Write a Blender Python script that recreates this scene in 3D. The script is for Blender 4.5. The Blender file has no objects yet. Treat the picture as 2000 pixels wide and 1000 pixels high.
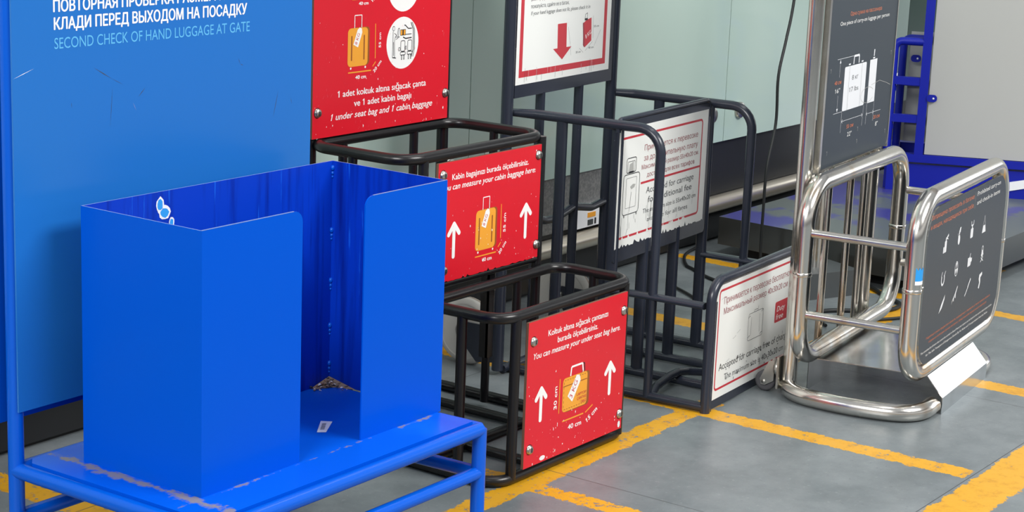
import bpy, bmesh, math, random
from mathutils import Vector, Matrix
C = bpy.context.scene
COL = C.collection
random.seed(7)
R = math.radians

# ------------------------------------------------------------------ camera
cam_d = bpy.data.cameras.new('camera'); cam = bpy.data.objects.new('camera', cam_d); COL.objects.link(cam)
rx = Vector((0.582169, -0.812176, 0.038076)); dn = Vector((-0.158048, -0.158977, -0.974550)); fw = Vector((0.797559, 0.561334, -0.220915))
m3 = Matrix((rx, -dn, -fw)).transposed()
cam.matrix_world = Matrix.Translation((0, 0, 1.5)) @ m3.to_4x4()
cam_d.sensor_width = 36; cam_d.lens = 3727.256 / 2000 * 36; cam_d.clip_start = .05; cam_d.clip_end = 100
C.camera = cam
# ------------------------------------------------------------------ world, lamps, exposure
C.view_settings.view_transform = 'Standard'; C.view_settings.look = 'None'
C.view_settings.exposure = 0.10; C.view_settings.gamma = 1.0; C.view_settings.use_curve_mapping = False
W = bpy.data.worlds.new('hall'); C.world = W; W.use_nodes = True
nt = W.node_tree; bg = nt.nodes['Background']
tc = nt.nodes.new('ShaderNodeTexCoord'); sep = nt.nodes.new('ShaderNodeSeparateXYZ'); nt.links.new(tc.outputs['Generated'], sep.inputs[0])
rp = nt.nodes.new('ShaderNodeValToRGB'); nt.links.new(sep.outputs['Z'], rp.inputs[0])
el = rp.color_ramp.elements
el[0].position = 0.0; el[0].color = (.20, .20, .20, 1); el[1].position = 1.0; el[1].color = (.75, .78, .80, 1)
for p_, c_ in ((.05, (.16, .16, .17)), (.11, (1.0, 1.0, 1.0)), (.27, (1.25, 1.25, 1.22)), (.33, (.20, .20, .22)), (.42, (.25, .25, .27)), (.5, (.60, .62, .64))):
    e_ = el.new(p_); e_.color = (*c_, 1)
nt.links.new(rp.outputs[0], bg.inputs[0]); bg.inputs[1].default_value = 0.62

def area(name, loc, target, sx, sy, power, col=(1, 1, 1)):
    d = bpy.data.lights.new(name, 'AREA'); d.shape = 'RECTANGLE'; d.size = sx; d.size_y = sy; d.energy = power; d.color = col
    o = bpy.data.objects.new(name, d); COL.objects.link(o); o.location = loc
    o.rotation_euler = (Vector(target) - Vector(loc)).to_track_quat('-Z', 'Y').to_euler()
    return o
area('ceiling_lamp', (4.4, -3.2, 5.2), (4.2, 3.0, .4), 4.0, 1.6, 450, (1, .985, .96))
area('ceiling_lamp', (-3.4, 0.6, 4.6), (2.6, 2.6, .4), 3.0, 2.0, 400, (1, .985, .97))
area('ceiling_lamp', (5.0, 1.5, 5.4), (5.0, 1.5, 0), 6.0, .5, 70, (1, .99, .97))
area('slope_reflection_light', (14.0, -1.0, 2.4), (4.0, 1.6, .6), 6.0, 3.2, 125, (.95, .98, 1))  # unseen light added so the slanted steel face reflects white

# ------------------------------------------------------------------ materials
def lin(c):
    return tuple(((v / 255) / 12.92 if v / 255 <= .04045 else ((v / 255 + .055) / 1.055) ** 2.4) for v in c)
def mat(name, rgb, rough=.5, metal=0., coat=0., spec=.5):
    m = bpy.data.materials.new(name); m.use_nodes = True; b = m.node_tree.nodes['Principled BSDF']
    b.inputs['Base Color'].default_value = (*lin(rgb), 1); b.inputs['Roughness'].default_value = rough
    b.inputs['Metallic'].default_value = metal; b.inputs['Coat Weight'].default_value = coat
    b.inputs['Specular IOR Level'].default_value = spec
    return m
def N(m, t, **kw):
    n = m.node_tree.nodes.new(t)
    for k, v in kw.items():
        if k in n.inputs: n.inputs[k].default_value = v
        else: setattr(n, k, v)
    return n
def lk(m, a, b): m.node_tree.links.new(a, b)
def coords(m, scale=(1, 1, 1), world=False, rot=(0, 0, 0)):
    mp = N(m, 'ShaderNodeMapping'); mp.inputs['Scale'].default_value = scale; mp.inputs['Rotation'].default_value = rot
    if world: g = N(m, 'ShaderNodeNewGeometry'); lk(m, g.outputs['Position'], mp.inputs[0])
    else: g = N(m, 'ShaderNodeTexCoord'); lk(m, g.outputs['Object'], mp.inputs[0])
    return mp.outputs[0]
def ramp(m, src, stops):
    r = N(m, 'ShaderNodeValToRGB'); e = r.color_ramp.elements
    while len(e) > 1: e.remove(e[-1])
    e[0].position = stops[0][0]; e[0].color = (*stops[0][1], 1)
    for p, c in stops[1:]:
        x = e.new(p); x.color = (*c, 1)
    lk(m, src, r.inputs[0]); return r.outputs[0]
def mask(m, src, lo, hi):
    return ramp(m, src, ((lo, (0, 0, 0)), (hi, (1, 1, 1))))
def mixc(m, fac, a, b):
    x = N(m, 'ShaderNodeMix', data_type='RGBA'); lk(m, fac, x.inputs[0])
    for i, v in ((6, a), (7, b)):
        if isinstance(v, tuple): x.inputs[i].default_value = (*v, 1)
        else: lk(m, v, x.inputs[i])
    return x.outputs[2]
def math_(m, op, a, b=0., c=None):
    x = N(m, 'ShaderNodeMath', operation=op)
    for i, v in enumerate((a, b, c)):
        if v is None: continue
        if isinstance(v, (int, float)): x.inputs[i].default_value = v
        else: lk(m, v, x.inputs[i])
    return x.outputs[0]
def noise(m, vec, scale, detail=4, rough=.6):
    n = N(m, 'ShaderNodeTexNoise', Scale=scale, Detail=detail, Roughness=rough); lk(m, vec, n.inputs['Vector']); return n.outputs['Fac']
def setc(m, src): lk(m, src, m.node_tree.nodes['Principled BSDF'].inputs['Base Color'])
def setr(m, src): lk(m, src, m.node_tree.nodes['Principled BSDF'].inputs['Roughness'])

def chipped(name, rgb, chip, rough=.4, sc=60, thr=.72, stretch=(1, 1, 1), **k):
    """paint of one colour with small chips and scratches of another"""
    m = mat(name, rgb, rough, **k)
    n1 = noise(m, coords(m, stretch), sc, 5, .65)
    f = mask(m, n1, thr, thr + .03)
    setc(m, mixc(m, f, lin(rgb), lin(chip)))
    return m
M = {}
M['blue'] = mat('blue_gloss_paint', (0, 81, 199), .30, spec=.07)
M['bluetube'] = chipped('blue_tube_paint', (0, 86, 200), (60, 130, 210), .26, 40, .73, spec=.35)
M['bluepanel'] = mat('pale_blue_printed_sheet', (30, 107, 187), .26)
M['edge'] = mat('worn_bare_edge', (120, 140, 190), .45)
M['dirt'] = mat('dust_and_grit', (142, 124, 108), .95)
M['black'] = chipped('black_tube_paint', (17, 16, 19), (80, 78, 78), .30, 50, .72)
M['slate'] = chipped('slate_tube_paint', (41, 46, 58), (120, 124, 132), .27, 60, .73)
M['red'] = chipped('red_printed_sign', (213, 24, 42), (240, 190, 195), .32, 45, .80)
M['scuff'] = mat('pale_scuff', (226, 120, 128), .5)
M['ply'] = mat('brown_board_edge', (120, 88, 70), .7)
M['white'] = mat('white_print', (240, 240, 238), .4)
M['orange'] = mat('orange_print', (236, 162, 52), .4)
M['brown'] = mat('brown_print', (150, 80, 30), .45)
M['redink'] = mat('red_ink', (196, 50, 62), .45)
M['maroon'] = mat('dark_red_ink', (150, 62, 72), .5)
M['darkink'] = mat('dark_ink', (62, 64, 70), .5)
M['blackink'] = mat('black_ink', (30, 32, 36), .5)
M['cyanink'] = mat('light_cyan_ink', (92, 178, 226), .4)
M['rust'] = mat('faded_orange_ink', (208, 122, 88), .5)
M['sheet'] = chipped('scuffed_white_sign', (238, 240, 237), (90, 92, 98), .35, 30, .72, (3, 3, .5))
M['panelgrey'] = chipped('dark_slate_sign', (46, 56, 66), (150, 152, 150), .38, 45, .76, (1, 1, .6), spec=.35)
M['chrome'] = mat('polished_steel', (205, 200, 192), .13, 1.0)
M['steel'] = mat('brushed_sheet_steel', (190, 194, 196), .10, 1.0)
M['railsteel'] = mat('satin_steel_rail', (216, 208, 192), .32, .85)
M['dullsteel'] = mat('dull_sheet_steel', (122, 124, 122), .24, .9)
M['bolt'] = mat('zinc_bolt', (190, 188, 182), .28, 1.0)
M['rubber'] = mat('grey_rubber', (72, 72, 76), .6)
M['wheel'] = mat('dusty_white_plastic', (196, 194, 188), .5)
M['cable'] = mat('black_cable', (20, 24, 26), .5)
M['royal'] = mat('royal_blue_paint', (8, 26, 152), .40, spec=.35)
M['greyboard'] = mat('grey_board', (172, 173, 170), .6)
M['plinth'] = mat('dark_plinth', (26, 28, 30), .45)
M['greybox'] = mat('grey_box', (66, 70, 72), .5)
M['label'] = mat('white_label', (232, 234, 238), .5)
M['skyblue'] = mat('torn_blue_sticker', (40, 150, 225), .5)
M['rimw'] = mat('grimy_rim', (150, 138, 126), .7)

# chrome tubes: faint heat tint and smears
def smeared(m, a, b, sc):
    n1 = noise(m, coords(m, (1, 1, .35)), sc, 3, .5); setc(m, mixc(m, mask(m, n1, .56, .72), lin(a), lin(b)))
    n2 = noise(m, coords(m, (1, 1, .5)), sc * 3, 4, .6); setr(m, math_(m, 'MULTIPLY_ADD', n2, .16, .13))
smeared(M['chrome'], (216, 213, 207), (196, 174, 148), 9)
smeared(M['steel'], (196, 200, 202), (176, 178, 180), 7)
# inside of the bin: streaks of wear running down
def streaked(name, base, dark, light):
    m = mat(name, base, .42, spec=.25)
    n1 = noise(m, coords(m, (30, 30, 1.6)), 1.2, 5, .6); n2 = noise(m, coords(m, (60, 60, 3)), 1.0, 5, .65)
    c = mixc(m, mask(m, n1, .50, .72), lin(base), lin(dark)); c = mixc(m, mask(m, n2, .64, .70), c, lin(light))
    n3 = noise(m, coords(m, (16, 16, 4)), 1.3, 6, .7); c = mixc(m, mask(m, n3, .69, .72), c, lin((60, 55, 75)))
    setc(m, c); return m
M['binside'] = streaked('scraped_blue_inside', (0, 56, 184), (0, 28, 130), (20, 100, 222))
# shelf plate: dust along the foot of the bin
m = M['shelf'] = mat('dusty_blue_shelf', (0, 88, 212), .34, spec=.3)
cs = coords(m); sp = N(m, 'ShaderNodeSeparateXYZ'); lk(m, cs, sp.inputs[0])
nn = noise(m, cs, 26, 6, .7); nb = noise(m, cs, 5, 3, .5)
dx = math_(m, 'ABSOLUTE', math_(m, 'SUBTRACT', sp.outputs['X'], .070)); dyy = math_(m, 'ABSOLUTE', math_(m, 'SUBTRACT', sp.outputs['Y'], .098))
nearL = math_(m, 'SUBTRACT', 1., math_(m, 'MULTIPLY', dx, 26.)); nearF = math_(m, 'MULTIPLY', math_(m, 'SUBTRACT', 1., math_(m, 'MULTIPLY', dyy, 60.)), .70)
near = math_(m, 'MAXIMUM', math_(m, 'MAXIMUM', nearL, nearF), 0.)
f1 = mask(m, math_(m, 'ADD', math_(m, 'MULTIPLY', near, .46), math_(m, 'MULTIPLY', nn, 1.15)), .88, 1.10)
c = mixc(m, mask(m, nb, .52, .75), lin((0, 88, 212)), lin((12, 104, 216)))
setc(m, mixc(m, f1, c, lin((132, 126, 130))))
# floor: mottled grey vinyl with worn yellow lines laid on a 0.8 m grid
m = M['floor'] = mat('grey_vinyl_floor', (116, 122, 127), .38)
ps = coords(m, world=True); sp = N(m, 'ShaderNodeSeparateXYZ'); lk(m, ps, sp.inputs[0]); X, Y = sp.outputs['X'], sp.outputs['Y']
na = noise(m, ps, 5, 6, .65); nb = noise(m, ps, 70, 4, .7); nc = noise(m, ps, 22, 5, .75); nd = noise(m, ps, 240, 2, .5)
c = mixc(m, mask(m, na, .35, .7), lin((104, 112, 115)), lin((130, 137, 140)))
c = mixc(m, mask(m, nb, .60, .76), c, lin((146, 150, 152))); c = mixc(m, mask(m, nb, .24, .40), lin((92, 98, 104)), c)
c = mixc(m, mask(m, nc, .66, .74), c, lin((138, 142, 144)))
def line_mask(co, centre, half, other, lo, hi, wear):
    w = math_(m, 'MULTIPLY', math_(m, 'SUBTRACT', nc, .5), .055)
    d = math_(m, 'ABSOLUTE', math_(m, 'ADD', math_(m, 'SUBTRACT', co, centre), w))
    a = math_(m, 'LESS_THAN', d, half)
    a = math_(m, 'MULTIPLY', a, math_(m, 'GREATER_THAN', math_(m, 'ADD', other, w), lo)); a = math_(m, 'MULTIPLY', a, math_(m, 'LESS_THAN', math_(m, 'ADD', other, w), hi))
    return math_(m, 'MULTIPLY', a, math_(m, 'LESS_THAN', math_(m, 'ADD', math_(m, 'MULTIPLY', nb, .55), math_(m, 'MULTIPLY', nc, .45)), wear - .02))
L_ = [(X, 2.700, .036, Y, 2.4, 3.4, .60), (X, 3.480, .030, Y, 1.2, 3.4, .57), (X, 4.262, .036, Y, 1.62, 3.4, .60), (X, 5.040, .040, Y, 1.62, 3.4, .66),
      (X, 5.862, .034, Y, 1.62, 3.4, .66), (Y, 2.388, .034, X, 1.5, 4.36, .595), (Y, 2.440, .040, X, 4.8, 6.5, .66), (Y, 1.538, .060, X, 1.5, 9.0, .63)]
tot = None
for a_ in L_:
    q = line_mask(*a_); tot = q if tot is None else math_(m, 'MAXIMUM', tot, q)
yel = mixc(m, mask(m, nc, .50, .62), lin((217, 161, 36)), lin((202, 144, 30)))
c = mixc(m, tot, c, yel)
def seam(co, centre, half):
    return math_(m, 'LESS_THAN', math_(m, 'ABSOLUTE', math_(m, 'SUBTRACT', co, centre)), half)
s = None
for co, ce in ((Y, 1.607), (Y, 3.02), (X, 3.60), (X, 5.02 - .75), (X, 4.90)):
    if co is X and ce == 5.02 - .75: continue
    q = seam(co, ce, .0012); s = q if s is None else math_(m, 'MAXIMUM', s, q)
c = mixc(m, s, c, lin((70, 72, 74)))
setc(m, c); setr(m, math_(m, 'MULTIPLY_ADD', nc, .25, .22))
# frosted wall glass
m = M['glass'] = mat('back_painted_glass', (172, 192, 184), .09)
n1 = noise(m, coords(m, (1.2, 1, .4), world=True), 1.4, 2, .4); setc(m, mixc(m, mask(m, n1, .4, .62), lin((168, 190, 182)), lin((178, 198, 190))))
m = M['wallreflect'] = mat('painted_wall_reflection', (112, 112, 110), .4)  # bright reflection on the dark lower wall, painted in as speckled grey
n1 = noise(m, coords(m, world=True), 120, 3, .6); setc(m, mixc(m, mask(m, n1, .4, .65), lin((96, 98, 98)), lin((126, 126, 124))))
M['darkglass'] = mat('dark_green_glass', (74, 94, 88), .10)
# worn platform top
m = M['plattop'] = mat('worn_blue_steel_top', (84, 84, 128), .35)
n1 = noise(m, coords(m, (1, 1, 1)), 2.6, 5, .6)
setc(m, mixc(m, mask(m, n1, .47, .53), lin((60, 60, 132)), lin((92, 100, 100))))

# ------------------------------------------------------------------ geometry builder
class MB:
    def __init__(s): s.v = []; s.f = []; s.mi = []; s.sm = []; s.mats = []
    def mid(s, m):
        if m not in s.mats: s.mats.append(m)
        return s.mats.index(m)
    def add(s, vs, fs, m, smooth=False):
        o = len(s.v); s.v += [tuple(v) for v in vs]; k = s.mid(m)
        for f in fs: s.f.append([o + i for i in f]); s.mi.append(k); s.sm.append(smooth)
    def box(s, x0, x1, y0, y1, z0, z1, m, top=None):
        vs = [(x, y, z) for z in (z0, z1) for y in (y0, y1) for x in (x0, x1)]
        s.add(vs, [(0, 2, 3, 1)], m); s.add(vs, [(4, 5, 7, 6)], top or m)
        s.add(vs, [(0, 1, 5, 4), (1, 3, 7, 5), (3, 2, 6, 7), (2, 0, 4, 6)], m)
    def prism(s, poly, a, b, axis, m, edge=None):
        """poly: 2D points; extruded from a to b along axis ('x','y','z')"""
        def P(p, t):
            return {'x': (t, p[0], p[1]), 'y': (p[0], t, p[1]), 'z': (p[0], p[1], t)}[axis]
        n = len(poly); vs = [P(p, a) for p in poly] + [P(p, b) for p in poly]
        s.add(vs, [tuple(range(n)), tuple(range(2 * n - 1, n - 1, -1))], m)
        s.add(vs, [(i, i + n, (i + 1) % n + n, (i + 1) % n) for i in range(n)], edge or m)
    def tube(s, pts, r, m, rad=0., closed=False, n=16, seg=8, caps=True, flat=None):
        P = [Vector(p) for p in pts]; out = []
        k = len(P)
        for i, p in enumerate(P):
            if (i in (0, k - 1) and not closed) or rad <= 0: out.append(p); continue
            a = (P[i - 1] - p); b = (P[(i + 1) % k] - p)
            rr = rad[i] if isinstance(rad, (list, tuple)) else rad
            ang = a.angle(b)
            if ang > math.pi - .02: out.append(p); continue
            t = min(rr / math.tan(ang / 2), a.length * .499, b.length * .499)
            A = p + a.normalized() * t; B = p + b.normalized() * t
            rad_eff = t * math.tan(ang / 2); bis = (a.normalized() + b.normalized()).normalized()
            cen = p + bis * (rad_eff / math.sin(ang / 2))
            va = A - cen; vb = B - cen; th = va.angle(vb); ax = va.cross(vb).normalized()
            for j in range(seg + 1): out.append(cen + Matrix.Rotation(th * j / seg, 3, ax) @ va)
        Q = [out[0]]
        for p in out[1:]:
            if (p - Q[-1]).length > 1e-5: Q.append(p)
        if closed and (Q[0] - Q[-1]).length < 1e-5: Q.pop()
        L = len(Q); tang = []
        for i in range(L):
            if closed: t = (Q[(i + 1) % L] - Q[i]).normalized() + (Q[i] - Q[i - 1]).normalized()
            elif i == 0: t = Q[1] - Q[0]
            elif i == L - 1: t = Q[-1] - Q[-2]
            else: t = (Q[i + 1] - Q[i]).normalized() + (Q[i] - Q[i - 1]).normalized()
            tang.append(t.normalized())
        up = Vector((0, 0, 1)) if abs(tang[0].z) < .9 else Vector((1, 0, 0))
        nrm = tang[0].cross(up).normalized(); vs = []
        for i in range(L):
            if i:
                ax = tang[i - 1].cross(tang[i])
                if ax.length > 1e-7: nrm = Matrix.Rotation(tang[i - 1].angle(tang[i]), 3, ax.normalized()) @ nrm
            bi = tang[i].cross(nrm).normalized(); ka = kb = 1
            if flat and i in (0, L - 1): ka, kb = flat
            for j in range(n):
                a = 2 * math.pi * j / n; vs.append(Q[i] + nrm * (math.cos(a) * r * ka) + bi * (math.sin(a) * r * kb))
        fs = []
        for i in range(L if closed else L - 1):
            i2 = (i + 1) % L
            for j in range(n): j2 = (j + 1) % n; fs.append((i * n + j, i * n + j2, i2 * n + j2, i2 * n + j))
        s.add(vs, fs, m, True)
        if not closed and caps:
            s.add(vs[:n], [tuple(range(n - 1, -1, -1))], m); s.add(vs[-n:], [tuple(range(n))], m)
        return s
    def lathe(s, prof, c, axis, m, n=32):
        """prof: list of (radius, t) along axis through c"""
        A = Vector(axis).normalized(); U = A.orthogonal().normalized(); V = A.cross(U); c = Vector(c); vs = []
        for r, t in prof:
            for j in range(n):
                a = 2 * math.pi * j / n; vs.append(c + A * t + U * (math.cos(a) * r) + V * (math.sin(a) * r))
        fs = [(i * n + j, i * n + (j + 1) % n, (i + 1) * n + (j + 1) % n, (i + 1) * n + j) for i in range(len(prof) - 1) for j in range(n)]
        s.add(vs, fs, m, True)
        return s
    def build(s, name, parent=None, **props):
        me = bpy.data.meshes.new(name); me.from_pydata(s.v, [], s.f)
        for m in s.mats: me.materials.append(M[m])
        me.polygons.foreach_set('material_index', s.mi); me.polygons.foreach_set('use_smooth', s.sm); me.update()
        bm = bmesh.new(); bm.from_mesh(me)
        if not props.get('flat'): bmesh.ops.recalc_face_normals(bm, faces=bm.faces[:])
        bm.to_mesh(me); bm.free()
        o = bpy.data.objects.new(name, me); COL.objects.link(o)
        if parent: o.parent = parent
        for k, v in props.items():
            if k != 'flat': o[k] = v
        return o
def thing(name, label, cat, loc, rz=0., group=None):
    o = bpy.data.objects.new(name, None); COL.objects.link(o); o.location = loc; o.rotation_euler = (0, 0, R(rz))
    o['label'] = label; o['category'] = cat
    if group: o['group'] = group
    return o
def tag(o, label, cat, group=None):
    o['label'] = label; o['category'] = cat
    if group: o['group'] = group
    return o
def struct(name, mb, **k): return mb.build(name, None, kind='structure', **k)

# ---- printing on signs: flat shapes on the plane y = w, facing -y, in (x, z)
_glyph = {}; _raw = {}
from mathutils.geometry import delaunay_2d_cdt
def outline(st, bold):
    """closed outlines of a short string set in the built-in font"""
    if (st, bold) in _raw: return _raw[(st, bold)]
    cu = bpy.data.curves.new('lettering', 'FONT'); cu.body = st; cu.size = 1; cu.offset = bold; cu.resolution_u = 4; cu.fill_mode = 'NONE'
    ob = bpy.data.objects.new('lettering', cu); COL.objects.link(ob); bpy.context.view_layer.update()
    me = bpy.data.meshes.new_from_object(ob.evaluated_get(bpy.context.evaluated_depsgraph_get()))
    nb = {}
    for e in me.edges:
        a, b_ = e.vertices; nb.setdefault(a, []).append(b_); nb.setdefault(b_, []).append(a)
    co = [(v.co.x, v.co.y) for v in me.vertices]; seen = set(); loops = []
    for v0 in sorted(nb):
        if v0 in seen: continue
        lp = [v0]; seen.add(v0); cur = v0 + 1 if v0 + 1 in nb[v0] else nb[v0][0]
        while cur not in seen:
            seen.add(cur); lp.append(cur); nx = [q for q in nb[cur] if q not in seen]
            if not nx: break
            cur = nx[0]
        if len(lp) > 2: loops.append([co[q] for q in lp])
    bpy.data.objects.remove(ob); bpy.data.curves.remove(cu); bpy.data.meshes.remove(me)
    _raw[(st, bold)] = loops; return loops
def winding(q, p):
    n = 0
    for i in range(len(p)):
        a, b_ = p[i - 1], p[i]
        if (a[1] > q[1]) != (b_[1] > q[1]) and q[0] < (b_[0] - a[0]) * (q[1] - a[1]) / (b_[1] - a[1]) + a[0]: n += 1 if b_[1] > a[1] else -1
    return n
_gl = {}
def glyph(ch):
    """filled glyph; overlapping strokes are merged by winding number"""
    if ch in _gl: return _gl[ch]
    lp = outline(ch, 0.)
    if not lp: _gl[ch] = ([], []); return _gl[ch]
    vs = []; es = []
    for p in lp:
        k = len(vs); n = len(p); vs += [Vector(q) for q in p]; es += [(k + i, k + (i + 1) % n) for i in range(n)]
    r_ = delaunay_2d_cdt(vs, es, [], 0, 1e-6); V_ = [(v.x, v.y) for v in r_[0]]; F_ = []
    for f in r_[2]:
        if len(f) < 3: continue
        c_ = (sum(V_[i][0] for i in f) / len(f), sum(V_[i][1] for i in f) / len(f))
        if sum(winding(c_, p) for p in lp): F_.append(tuple(f))
    _gl[ch] = (V_, F_); return _gl[ch]
def xs(st): return [x for p in outline(st, 0.) for x, y in p]
_base = None
def text_shapes(st, bold, shear):
    global _base
    key = (st, bold, shear)
    if key in _glyph: return _glyph[key]
    if _base is None: w_ = xs('II'); _base = max(w_) - min(w_)
    x = 0.; V_, F_ = [], []
    for ch in st:
        w_ = xs('I' + ch + 'I'); adv = max(w_) - min(w_) - _base
        vs, fs = glyph(ch); k = len(V_)
        V_ += [(x + vx + shear * vy, vy) for vx, vy in vs]; F_ += [tuple(k + t for t in f) for f in fs]; x += adv
    _glyph[key] = (V_, F_); return V_, F_
CAP = None
class Print:
    def __init__(s, w): s.w = w; s.mb = s.main = MB(); s.k = 0; s.parts = []
    def on(s, name): s.mb = MB(); s.parts.append((name, s.mb)); return s
    def off(s): s.mb = s.main
    def y(s, layer):
        s.k += 1; return s.w - .00016 * layer - 1e-6 * s.k
    def poly(s, pts, m, layer=1):
        yy = s.y(layer); s.mb.add([(p[0], yy, p[1]) for p in pts], [tuple(range(len(pts)))], m)
    def rect(s, x0, z0, x1, z1, m, layer=1): s.poly([(x0, z0), (x1, z0), (x1, z1), (x0, z1)], m, layer)
    def rrect(s, x0, z0, x1, z1, r, m, layer=1, k=5): s.poly(rr(x0, z0, x1, z1, r, k), m, layer)
    def ring(s, outer, inner, m, layer=1):
        n = len(outer); yy = s.y(layer); vs = [(p[0], yy, p[1]) for p in outer + inner]
        s.mb.add(vs, [(i, (i + 1) % n, (i + 1) % n + n, i + n) for i in range(n)], m)
    def frame(s, x0, z0, x1, z1, r, t, m, layer=1):
        s.ring(rr(x0, z0, x1, z1, r, 5), rr(x0 + t, z0 + t, x1 - t, z1 - t, max(r - t, .0005), 5), m, layer)
    def line(s, a, b, t, m, layer=1):
        a = Vector(a); b = Vector(b); d = (b - a).normalized(); p = Vector((-d.y, d.x)) * t / 2
        s.poly([a - p, b - p, b + p, a + p], m, layer)
    def path(s, pts, t, m, layer=1, closed=False):
        for i in range(len(pts) - (0 if closed else 1)): s.line(pts[i], pts[(i + 1) % len(pts)], t, m, layer)
    def ell(s, cx, cz, rx_, rz_, m, layer=1, n=40): s.poly([(cx + rx_ * math.cos(2 * math.pi * i / n), cz + rz_ * math.sin(2 * math.pi * i / n)) for i in range(n)], m, layer)
    def eline(s, cx, cz, rx_, rz_, t, m, layer=1, a0=0, a1=360, n=24):
        s.path([(cx + rx_ * math.cos(R(a0 + (a1 - a0) * i / n)), cz + rz_ * math.sin(R(a0 + (a1 - a0) * i / n))) for i in range(n + 1)], t, m, layer)
    def text(s, st, x0, z0, x1, z1, h, m, layer=2, bold=0., shear=0.):
        if bold > .005:
            e = bold * h * .75
            for ex, ez in ((-e, 0), (e, 0), (0, e * .6), (0, -e * .6)): s.text1(st, x0 + ex, z0 + ez, x1 + ex, z1 + ez, h, m, layer, 0., shear)
        else: s.text1(st, x0, z0, x1, z1, h, m, layer, 0., shear)
    def text1(s, st, x0, z0, x1, z1, h, m, layer, bold, shear):
        """baseline from (x0,z0) to (x1,z1), capitals h high"""
        global CAP
        if CAP is None: CAP = max(v[1] for v in text_shapes('H', 0., 0.)[0])
        vs, fs = text_shapes(st, bold, shear)
        a = min(v[0] for v in vs); b = max(v[0] for v in vs)
        d = Vector((x1 - x0, z1 - z0)); L = d.length; d.normalize(); up = Vector((-d.y, d.x)); k = L / (b - a); kz = h / CAP
        out = []; yy = s.y(layer)
        for v in vs:
            p = Vector((x0, z0)) + d * ((v[0] - a) * k) + up * (v[1] * kz); out.append((p.x, yy, p.y))
        s.mb.add(out, fs, m)
        for i, ch in enumerate(st):          # the flag of the figure one
            if ch != '1': continue
            xr = max(v[0] for v in text_shapes(st[:i + 1], bold, shear)[0]); sw = .085 + 2 * bold
            q = [(xr - sw * .5, CAP), (xr - sw * .5, CAP * .86), (xr - sw - .15, CAP * .70), (xr - sw - .15, CAP * .80)]
            pts = []
            for v in q:
                p = Vector((x0, z0)) + d * ((v[0] - a) * k) + up * (v[1] * kz); pts.append((p.x, p.y))
            s.poly(pts, m, layer)
    def arrow_up(s, x, z0, z1, hw, t, m, layer=2):
        s.on('printed_arrow'); s._arrow(x, z0, z1, hw, t, m, layer); s.off()
    def _arrow(s, x, z0, z1, hw, t, m, layer):
        s.rrect(x - t / 2, z0, x + t / 2, z1 - .006, t * .49, m, layer)
        s.line((x, z1 - t * .6), (x - hw + t / 2, z1 - hw * 1.05 - t * .3), t, m, layer); s.line((x, z1 - t * .6), (x + hw - t / 2, z1 - hw * 1.05 - t * .3), t, m, layer)
        s.ell(x, z1 - t * .6, t * .5, t * .5, m, layer, 12)
        for sg in (-1, 1): s.ell(x + sg * (hw - t / 2), z1 - hw * 1.05 - t * .3, t / 2, t / 2, m, layer, 12)
    def build(s, parent, name='printed_lettering'):
        for n_, mb in s.parts:
            o_ = mb.build(n_, parent, flat=True)
            if n_ == 'paint_chips': o_['kind'] = 'stuff'
        return s.main.build(name, parent, flat=True)
def rr(x0, z0, x1, z1, r, k=5):
    out = []
    for cx, cz, a in ((x1 - r, z0 + r, -90), (x1 - r, z1 - r, 0), (x0 + r, z1 - r, 90), (x0 + r, z0 + r, 180)):
        for i in range(k + 1): out.append((cx + r * math.cos(R(a + 90 * i / k)), cz + r * math.sin(R(a + 90 * i / k))))
    return out
def ragged(x0, z0, x1, z1, dz, n=60, seed=1):
    rg = random.Random(seed); pts = [(x0, z1)]
    for i in range(n + 1):
        t = i / n; d = dz * (rg.random() ** 3) * (1 if rg.random() > .25 else 3.0)
        pts.append((x0 + (x1 - x0) * t, z0 + d))
    pts.append((x1, z1)); return pts
def bolts(panel, w, pts, r=.011, m='bolt'):
    for x, z in pts:
        b = MB(); b.lathe([(0, -.0075), (r * .45, -.0075), (r * .8, -.0062), (r, -.003), (r, 0), (r * 1.15, 0), (r * 1.15, .001)], (x, w, z), (0, 1, 0), m, 20)
        b.tube([(x, w - .0078, z - r * .45), (x, w - .0078, z + r * .45)], .0012, 'blackink', n=6)
        b.build('bolt', panel)

# ================================================================== SETTING
f = MB(); f.box(-2, 16, -8, 3.46, -.05, 0, 'floor'); struct('floor', f)
w = MB(); w.box(-2, 16, 3.44, 3.56, 0, 3.2, 'plinth'); struct('wall_back', w)
w = MB(); w.box(4.62, 5.72, 3.428, 3.442, .19, .376, 'wallreflect'); struct('wall_reflection_sheet', w)  # thin sheet added to carry the painted reflection on the dark wall
b = MB(); b.box(-2, 16, 3.425, 3.445, .012, .125, 'plinth'); struct('baseboard_back', b)
t = MB(); t.tube([(-2, 3.404, .150), (16, 3.404, .150)], .030, 'railsteel', n=28); t.box(-2, 16, 3.404, 3.436, .130, .170, 'railsteel'); struct('trim_1', t)
seams = [-1.78, -.18, 1.42, 3.02, 4.605, 6.19, 7.78, 9.38, 10.98]
for i in range(len(seams) - 1):
    g = MB(); g.box(seams[i] + .002, seams[i + 1] - .002, 3.418, 3.430, .378, 3.1, 'glass' if seams[i] < 7 else 'darkglass'); wn = struct('window_%d' % (i + 1), g)
    for x in (seams[i] + .105, seams[i + 1] - .105):
        d = MB(); d.lathe([(0, -.016), (.026, -.016), (.030, -.012), (.031, 0), (.031, .012)], (x, 3.418, .485), (0, 1, 0), 'bolt', 28); d.build('glass_clamp', wn, kind='structure')
sk = MB(); sk.box(5.20, 5.48, 3.405, 3.438, .190, .262, 'label'); sk.box(5.268, 5.315, 3.403, 3.406, .222, .238, 'orange')
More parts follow.
